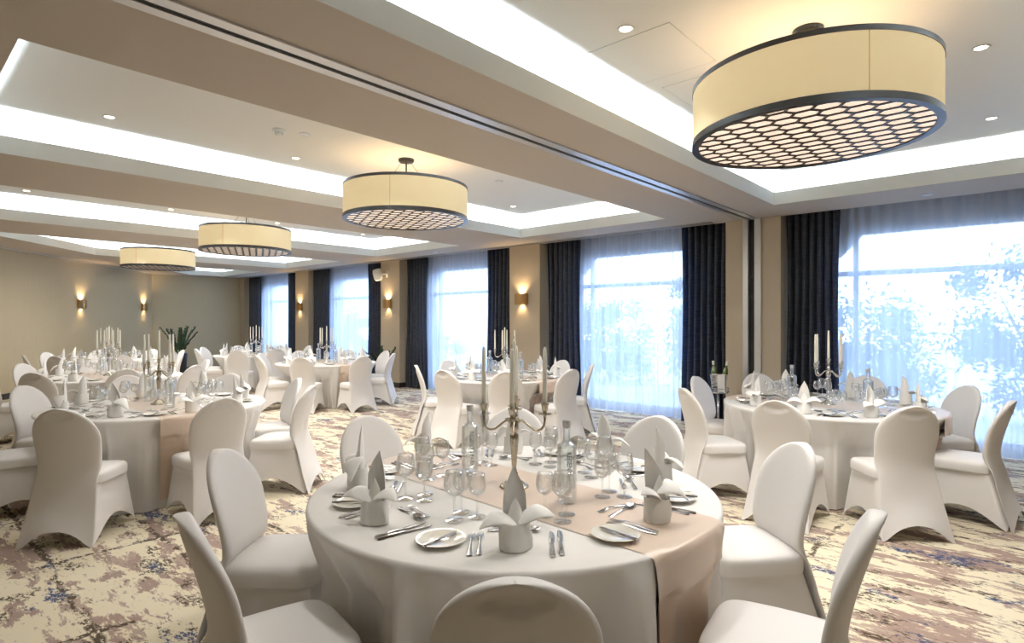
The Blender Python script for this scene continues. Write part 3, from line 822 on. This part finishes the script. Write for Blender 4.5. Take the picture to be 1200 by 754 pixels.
def make_plate():
    return MB().lathe([(.050, 0), (.052, .003), (.068, .008), (.086, .013), (.0865, .0145), (.084, .0150), (.066, .0105), (.052, .006), (.001, .0055)], 48)
P_ = {}
def proto_mesh(name, mb, mat, sharp=50):
    P_[name] = Proto(mb.build(name, mat, sharp=sharp))
proto_mesh('table_fork', make_fork(), M['steel']); proto_mesh('dessert_fork', make_fork(.165), M['steel'])
proto_mesh('table_knife', make_knife(), M['steel']); proto_mesh('butter_knife', make_knife(.165), M['steel'])
proto_mesh('dessert_spoon', make_spoon(), M['steel']); proto_mesh('side_plate', make_plate(), M['china'])
P_['nap0'] = Proto(make_napkin(0)); P_['nap1'] = Proto(make_napkin(1))
for k in range(2): P_['gl%d' % k] = Proto(make_glass(k))
P_['candle'] = Proto(make_candle()); P_['bottle'] = Proto(make_bottle())
P_['cand_t'] = Proto(make_candelabra(M['silver'])); P_['cand_b'] = Proto(make_candelabra(M['silver_bright']))

# ------------------------------------------------------------------ tables
RT = .885; HT = .750
SIDE = ['right', 'back right', 'back', 'back left', 'left', 'front left', 'front', 'front right']
def top_at(px, y):      # spot of a chair-back top (0.92 m high) in metres right / ahead of the photographer
    z = (CAMZ-.92)*677/(y-377); return ((px-600)/677*z, z)
def skirt_fn(seed, seats):
    rnd = random.Random(seed)
    fr = [(k, w_*rnd.uniform(.6, 1), rnd.uniform(0, 6.28)) for k, w_ in ((5, .5), (9, .8), (13, 1), (17, .9), (23, .6), (31, .35))]
    tot = sum(a for _, a, _ in fr)
    def f(th, z, extra=0):
        d = max(0, (HT-z)/HT)
        s = sum(a*sin(k*th+p+.7*d*sin(2*th+p)) for k, a, p in fr)/tot
        s = math.copysign(abs(s)**.8, s)
        r = RT+.012*min(1, d*8)+.030*d+.11*s*d**.60
        # pressed in behind the seats pushed under the cloth
        if z < .74:
            kz = min(1, (.74-z)/.24)**.85
            for (sa, D, hw) in seats:
                dt = (th-sa+pi) % (2*pi)-pi
                if abs(dt) > .7: continue
                lim = (D-.062-.05*smooth01((.42-z)/.4))/max(.3, cos(dt))+.028*s-.012; lat = abs(lim*sin(dt))
                kx = 1-smooth01((lat-hw)/.10)
                if r > lim: r = r+(lim-r)*kx*kz
        g = 13*th+1.4*sin(2*th+seed)+1.0*sin(3*th+2*seed)
        pleat = 1-abs(sin(g))**.55-.30          # narrow ridges hanging from the table edge
        amp = .085*min(1, d*2.4)**.8*(.65+.35*sin(5*th+seed))
        return r+amp*pleat+extra
    return f
def make_table(idx, center, phrase, seats, full, rot, mirror_bottle=False):
    """seats: list of (angle, top distance)"""
    cx, cy = center; rnd = random.Random(100+idx)
    sl = [(a, D-.345-.195, .25) for a, D, tw in seats]
    fn = skirt_fn(idx*13+5, sl)
    # the table itself under the cloth
    t = empty('round_table', (cx, cy, 0)); tag(t, 'round folding table hidden under the white cloth of the '+phrase, 'table', 'round banquet tables')
    MB().lathe([(RT-.11, HT-.028), (RT-.10, HT-.022), (RT-.10, HT-.01), (RT-.11, HT-.004)], 64).build('tabletop', M['bark'], t, sharp=50)
    for k in range(4):
        a = k*pi/2+.4; MB().tube([(.42*cos(a), .42*sin(a), HT-.03), (.46*cos(a), .46*sin(a), 0)], .014, 8).build('leg', M['base'], t)
    # cloth
    n = 480; rs = []
    for r in (.03, .3, .6, .8, RT-.012): rs.append([(r*cos(2*pi*j/n), r*sin(2*pi*j/n), HT) for j in range(n)])
    for z in (HT-.002, HT-.008, HT-.02, HT-.05, .66, .60, .56, .53, .50, .46, .40, .32, .24, .16, .09, .04, .006):
        if z > HT-.03: rr = {HT-.002: RT-.004, HT-.008: RT+.001, HT-.02: RT+.003}[z]; rs.append([(rr*cos(2*pi*j/n), rr*sin(2*pi*j/n), z) for j in range(n)])
        else: rs.append([(fn(2*pi*j/n, z)*cos(2*pi*j/n), fn(2*pi*j/n, z)*sin(2*pi*j/n), z) for j in range(n)])
    cl = MB().rings(rs, True, True, False).build('tablecloth', M['cloth'], loc=(cx, cy, 0))
    tag(cl, 'white floor-length tablecloth on the '+phrase, 'tablecloth', 'white round tablecloths')
    # runner along the room
    hw = .245; rows = []; m_ = 22
    ss = [-RT-.66+.03*k for k in range(0, 23)]+[-RT+.02+(2*RT-.04)*k/36 for k in range(37)]+[RT+.66-.03*k for k in range(22, -1, -1)]
    off = rnd.uniform(-.01, .01); sk = rot
    for s_ in ss:
        r_ = []
        for j in range(m_+1):
            y = -hw+2*hw*j/m_+off
            xr = sqrt((RT+.003)**2-y*y); d = abs(s_)-xr; sg = 1 if s_ > 0 else -1
            th0 = atan2(y, sg*xr)
            if d <= 0: x_, y_, z_ = s_, y, HT+.0025
            elif d < .02: x_, y_, z_ = sg*(xr+d*.3), y*(1+d*.2), HT+.0025-d*.5
            else:
                z_ = HT-.004-d+.01
                rr = max(fn(th0+sk, z_)+.013, RT+.008 if z_ > .6 else 0)
                x_, y_ = rr*cos(th0), rr*sin(th0)
            ca, sa = cos(sk), sin(sk)
            r_.append((x_*ca-y_*sa, x_*sa+y_*ca, z_))
        rows.append(r_)
    rn = MB().rings(rows, False).build('table_runner', M['runner'], loc=(cx, cy, 0))
    tag(rn, 'blush satin table runner across the '+phrase, 'table runner', 'blush table runners')
    # candelabra, candles, bottles
    Z = HT+.0035
    CR = [YAW-R(4), R(20), R(55), R(30), R(8), R(25), R(60), R(38)][idx]
    (P_['cand_t'] if idx in (0, 1) else P_['cand_b']).put((cx, cy, Z), CR, 'five-light silver candelabra in the middle of the '+phrase, 'candelabra', 'table candelabras')
    for k, (x, y, z) in enumerate(CAND_TOP):
        X, Y = x*cos(CR)-y*sin(CR), x*sin(CR)+y*cos(CR)
        if k == 0: w_ = 'central'
        else:
            ca = (CR+(k-1)*pi/2-YAW) % (2*pi); w_ = ['right', 'back', 'left', 'front'][int(round(ca/(pi/2))) % 4]
        P_['candle'].put((cx+X, cy+Y, Z+z), rnd.uniform(0, 6), 'ivory taper candle in the %s cup of the candelabra on the %s' % (w_, phrase), 'candle', 'ivory taper candles')
    for sg in (1, -1):
        a = rot-.03+(0 if sg > 0 else pi)
        bx, by = cx+.31*cos(a), cy+.31*sin(a)
        face = atan2(-by, -bx)+pi/2+(.1 if idx else .25)   # letters turned to the side of the table that the picture shows
        P_['bottle'].put((bx, by, Z), face, 'clear glass water bottle on the %s end of the runner on the %s' % ('front' if sg > 0 else 'back', phrase), 'bottle', 'clear water bottles')
    for (a, D, tw) in seats:
        sd_ = SIDE[int(round(((a-YAW) % (2*pi))/(pi/4))) % 8]
        rh = Vector((cos(a), sin(a))); th = Vector((-sin(a), cos(a)))
        at = lambda r, t: (cx+rh.x*r+th.x*t, cy+rh.y*r+th.y*t)
        where = 'at the %s seat of the %s' % (sd_, phrase)
        cp = at(D-.345, 0)
        chairP.put((cp[0], cp[1], 0), a+pi/2+tw, 'white stretch-covered banquet chair %s' % where, 'chair', 'white covered banquet chairs')
        j = lambda s_=.008: rnd.uniform(-s_, s_)
        x, y = at(.70+j(), j(.012))
        v = rnd.choice((0, 1))
        P_['nap%d' % v].put((x, y, Z), a+pi/2+rnd.uniform(-.5, .5), 'white bird-folded standing napkin %s' % where, 'napkin', 'folded white napkins')
        x, y = at(.652, -.250)
        P_['side_plate'].put((x, y, Z), 0, 'ivory side plate %s' % where, 'plate', 'ivory side plates')
        if full:
            P_['butter_knife'].put((x+rh.x*.01, y+rh.y*.01, Z+.0135), a+pi/2+R(-28)+j(.3), 'butter knife on the side plate %s' % where, 'knife', 'butter knives')
            for nm, r, t, tr, cat in (('table_fork', .66, -.118, j(.07), 'fork'), ('table_fork', .665, -.148, j(.07), 'fork'), ('table_knife', .66, .125, j(.07), 'knife'), ('table_knife', .66, .155, j(.07), 'knife')):
                x, y = at(r+j(), t)
                which = 'inner' if abs(t) < .14 else 'outer'
                P_[nm].put((x, y, Z), a+pi/2+tr, '%s steel table %s %s' % (which, cat, where), cat, 'table %ss' % ('fork' if cat == 'fork' else 'knive'))
            x, y = at(.505+j(), j(.01)); P_['dessert_fork'].put((x, y, Z), a+pi+j(.25), 'steel dessert fork behind the napkin %s' % where, 'fork', 'dessert forks')
            x, y = at(.545+j(.004), j(.01)); P_['dessert_spoon'].put((x, y, Z), a+j(.15), 'steel dessert spoon behind the napkin %s' % where, 'spoon', 'dessert spoons')
        for k, (kk, r, t) in enumerate(((1, .46, .175), (0, .385, .115), (0, .375, .205))):
            if not full and k == 2: continue
            x, y = at(r+j(.006), t+j(.006))
            P_['gl%d' % kk].put((x, y, Z), rnd.uniform(0, 6), '%s stemmed wine glass %s' % (('large outer', 'small inner', 'small outer')[k], where), 'glass', 'stemmed wine glasses')

def seats_from(center_ld, tops, default=1.27):
    c = Vector(W(*center_ld)); out = []; used = []
    for tp in tops:
        px, y = tp[:2]; tw = R(tp[2]) if len(tp) > 2 else 0
        p = Vector(W(*top_at(px, y)))-c
        a = atan2(p.y, p.x); out.append((a, max(1.2, min(1.42, p.length)), tw)); used.append(int(round(((a-YAW) % (2*pi))/(pi/4))) % 8)
    for k in range(8):
        if k not in used:
            out.append((YAW+k*pi/4+R(-2), default, 0)); used.append(k)
    assert len(set(used)) == 8, used
    return c, out
T = [
 ((.01, 2.61), [(605, 685), (205, 608, -4), (250, 527), (945, 519), (1040, 606, 6), (425, 487), (775, 487), (603, 477)], 'front table', True),
 ((-3.19, 5.22), [(65, 480), (265, 467), (370, 452), (353, 443), (22, 452), (143, 438)], 'left table', True),
 ((2.86, 5.22), [(908, 470), (1075, 477), (1192, 470), (1140, 452), (1017, 440), (885, 437), (812, 441), (797, 455)], 'right table', True),
 ((-.10, 7.93), [(593, 436), (517, 434), (673, 433), (485, 428), (697, 427), (522, 422), (661, 422)], 'middle table', True),
 ((-5.55, 7.95), [(28, 438), (232, 428)], 'second left table', False),
 ((-3.4, 10.6), [(351, 419), (427, 418)], 'speaker window table', False),
 ((-7.6, 10.9), [], 'far wall table', False),
 ((-5.80, 13.1), [(274, 411)], 'far corner table', False),
]
for i, (cd, tops, ph, full) in enumerate(T):
    if i in (2,):
        pass
    c, st = seats_from(cd, tops)
    make_table(i, (c.x, c.y), ph, st, full, R((-2, 0, 2, -3, 1, 0, 2, -1)[i]))

# ------------------------------------------------------------------ ice bucket on its stand, wine, plants
BX, BY = -3.12, 7.55
s = empty('bucket_stand', (BX, BY, 0)); tag(s, 'dark pedestal stand with a chrome tray holding the ice bucket', 'stand')
MB().lathe([(.15, 0), (.15, .012), (.05, .02), (.016, .035)], 32).build('base', M['bronze'], s, sharp=50)
MB().lathe([(.015, .03), (.015, .55)], 16).build('pole', M['steel'], s)
MB().lathe([(.015, .545), (.13, .550), (.142, .556), (.142, .572), (.137, .572), (.136, .560), (.001, .558)], 36).build('tray', M['steel'], s, sharp=50)
rg = MB(); rg.tube([(.135*cos(2*pi*k/32), .135*sin(2*pi*k/32), .615) for k in range(33)], .004, 6)
for k in range(3): rg.tube([(.135*cos(2*pi*k/3), .135*sin(2*pi*k/3), .57), (.135*cos(2*pi*k/3), .135*sin(2*pi*k/3), .615)], .004, 6)
rg.build('gallery_rail', M['steel'], s)
b = empty('ice_bucket', (BX, BY, .560)); tag(b, 'polished metal ice bucket holding two wine bottles', 'ice bucket')
MB().lathe([(.078, 0), (.082, .004), (.108, .225), (.116, .232), (.114, .236), (.104, .230), (.079, .010), (.001, .008)], 36).build('pail', M['steel'], b, sharp=50)
for sg in (-1, 1):
    MB().tube([(sg*.104, 0, .20), (sg*.128, 0, .195), (sg*.130, 0, .165), (sg*.101, 0, .16)], .005, 8).build('handle', M['steel'], b)
b.rotation_euler.z = R(70)
wp = [(.036, 0), (.037, .18), (.030, .215), (.015, .245), (.0135, .29), (.015, .292), (.015, .302), (.001, .303)]
for k, (dx, dy, ti, l) in enumerate(((-.04, .0, -6, 'green wine bottle with pale cap, left one in the ice bucket'), (.05, .02, 12, 'green-gold wine bottle leaning in the ice bucket, beside the pale-capped one'))):
    w = empty('wine_bottle', (BX+dx*.75, BY+dx*.67+.01, .575+.012)); w.rotation_euler = (0, R(ti*.8), 0); w.scale = (1, 1, 1.28); tag(w, l, 'bottle', 'wine bottles in the ice bucket')
    MB().lathe(wp, 24).build('bottle_body', M['green_glass'], w, sharp=60)
    MB().lathe([(.0150, .262), (.0158, .304), (.001, .305)], 20).build('foil_cap', M['paper'] if k == 0 else M['wax'], w, sharp=50)
    MB().lathe([(.0374, .09), (.0374, .17)], 24, cap0=False, cap1=False).build('bottle_label', M['paper'], w)
# service cloth draped over the rim
d0 = Vector((-BX, -BY)).normalized(); sd2 = Vector((d0.y, -d0.x))
rows = []
for t, r in ((.17, .075), (.225, .095), (.245, .113), (.242, .121), (.20, .122), (.12, .119), (.04, .116), (.005, .114)):
    rows.append([Vector((d0.x*(r+.003*sin(j*1.7))*1.02-sd2.x*(.035+(-.045+.09*j/8)), d0.y*(r+.003*sin(j*1.7))*1.02-sd2.y*(.035+(-.045+.09*j/8)), .560+t)) for j in range(9)])
nm = thicken(rows, Vector((d0.x, d0.y, 0)), .003).build('service_cloth', M['napkin'], loc=(BX, BY, 0), sharp=70)
tag(nm, 'folded white service cloth hanging over the ice bucket', 'cloth')

def plant(x, y, zpot, rpot, hp, stems, label, seed, hh):
    rnd = random.Random(seed)
    p = empty('potted_plant', (x, y, 0)); tag(p, label, 'plant')
    MB().lathe([(rpot*.8, 0), (rpot*.82, .005), (rpot, hp-.02), (rpot, hp), (rpot*.9, hp), (rpot*.88, hp-.05)], 32).build('planter', M['planter'], p, sharp=50)
    MB().lathe([(rpot*.88, hp-.05), (.01, hp-.045)], 24).build('soil', M['soil'], p)
    for k in range(stems):
        a = 2*pi*k/stems+rnd.uniform(-.3, .3); sp_ = rnd.uniform(.12, .70)*hh*.9; H_ = hh*rnd.uniform(.75, 1)
        pts = [Vector((cos(a)*(rpot*.3+sp_*t**1.5), sin(a)*(rpot*.3+sp_*t**1.5), hp-.05+H_*t)) for t in [i/8 for i in range(9)]]
        st = MB().tube(pts, [.014-.0012*i for i in range(9)], 6).build('stem', M['stem'], p)
        lf = MB()
        for i in range(24):
            t = .22+.78*i/23; q_ = pts[int(t*7.99)].lerp(pts[min(8, int(t*7.99)+1)], (t*7.99) % 1)
            for sg in (-1, 1):
                out_ = Vector((-sin(a)*sg, cos(a)*sg, .45)).normalized()
                fw = Vector((cos(a)*.35, sin(a)*.35, .45)); ax = (out_+fw*.7+Vector((rnd.gauss(0, .2), rnd.gauss(0, .2), rnd.gauss(0, .2)))).normalized()
                l = hh*.125*(1-.35*t); wd = ax.cross(Vector((cos(a), sin(a), .3))).normalized()*l*.34
                up = ax.cross(wd).normalized()*l*.05
                lf.quad(q_, q_+ax*l*.45+wd+up, q_+ax*l, q_+ax*l*.5-wd+up)
        lf.build('leaves', M['leaf'], st, smooth=False)
    return p
plant(*W(-8.75, 15.2), 0, .19, .66, 11, 'dark green potted plant standing by the far corner of the room', 5, .78)
plant(-10.75, 7.60, 0, .14, .40, 7, 'small potted plant showing above chairs below the wall speaker', 9, .62)

# ------------------------------------------------------------------ world, daylight, camera
w = bpy.data.worlds.new('daylight'); S.world = w; w.use_nodes = True
nt = w.node_tree; nt.nodes.clear()
out = nt.nodes.new('ShaderNodeOutputWorld'); bg = nt.nodes.new('ShaderNodeBackground')
tc = nt.nodes.new('ShaderNodeTexCoord'); sx = nt.nodes.new('ShaderNodeSeparateXYZ'); nt.links.new(tc.outputs['Generated'], sx.inputs[0])
cr = nt.nodes.new('ShaderNodeValToRGB'); nt.links.new(sx.outputs['Z'], cr.inputs[0])
cr.color_ramp.elements[0].color = (.68, .82, 1, 1); cr.color_ramp.elements[1].color = (.42, .64, 1, 1)
nt.links.new(cr.outputs[0], bg.inputs[0]); bg.inputs[1].default_value = 10.5
nt.links.new(bg.outputs[0], out.inputs[0])
for a, b in BAYS:
    c = (a+b)/2
    o = area('window_portal', (c, YW+.19, 1.37), (R(-90), 0, 0), 2.4, 2.6, 1, (1, 1, 1)); o.data.cycles.is_portal = True
    
cam = bpy.data.cameras.new('camera'); co = bpy.data.objects.new('camera', cam); COL.objects.link(co)
co.location = (0, 0, CAMZ); co.rotation_euler = (pi/2, 0, YAW)
cam.sensor_width = 36; cam.lens = 36*677/1200; cam.clip_start = .05; cam.clip_end = 200
S.camera = co
vs = S.view_settings; vs.view_transform = 'Standard'; vs.look = 'None'; vs.gamma = 1; vs.use_curve_mapping = False
vs.exposure = 0.10
cy_ = S.cycles
cy_.max_bounces = 10; cy_.diffuse_bounces = 5; cy_.glossy_bounces = 4; cy_.transmission_bounces = 8; cy_.transparent_max_bounces = 24
cy_.sample_clamp_indirect = 4; cy_.caustics_reflective = False; cy_.caustics_refractive = False
cy_.use_denoising = True
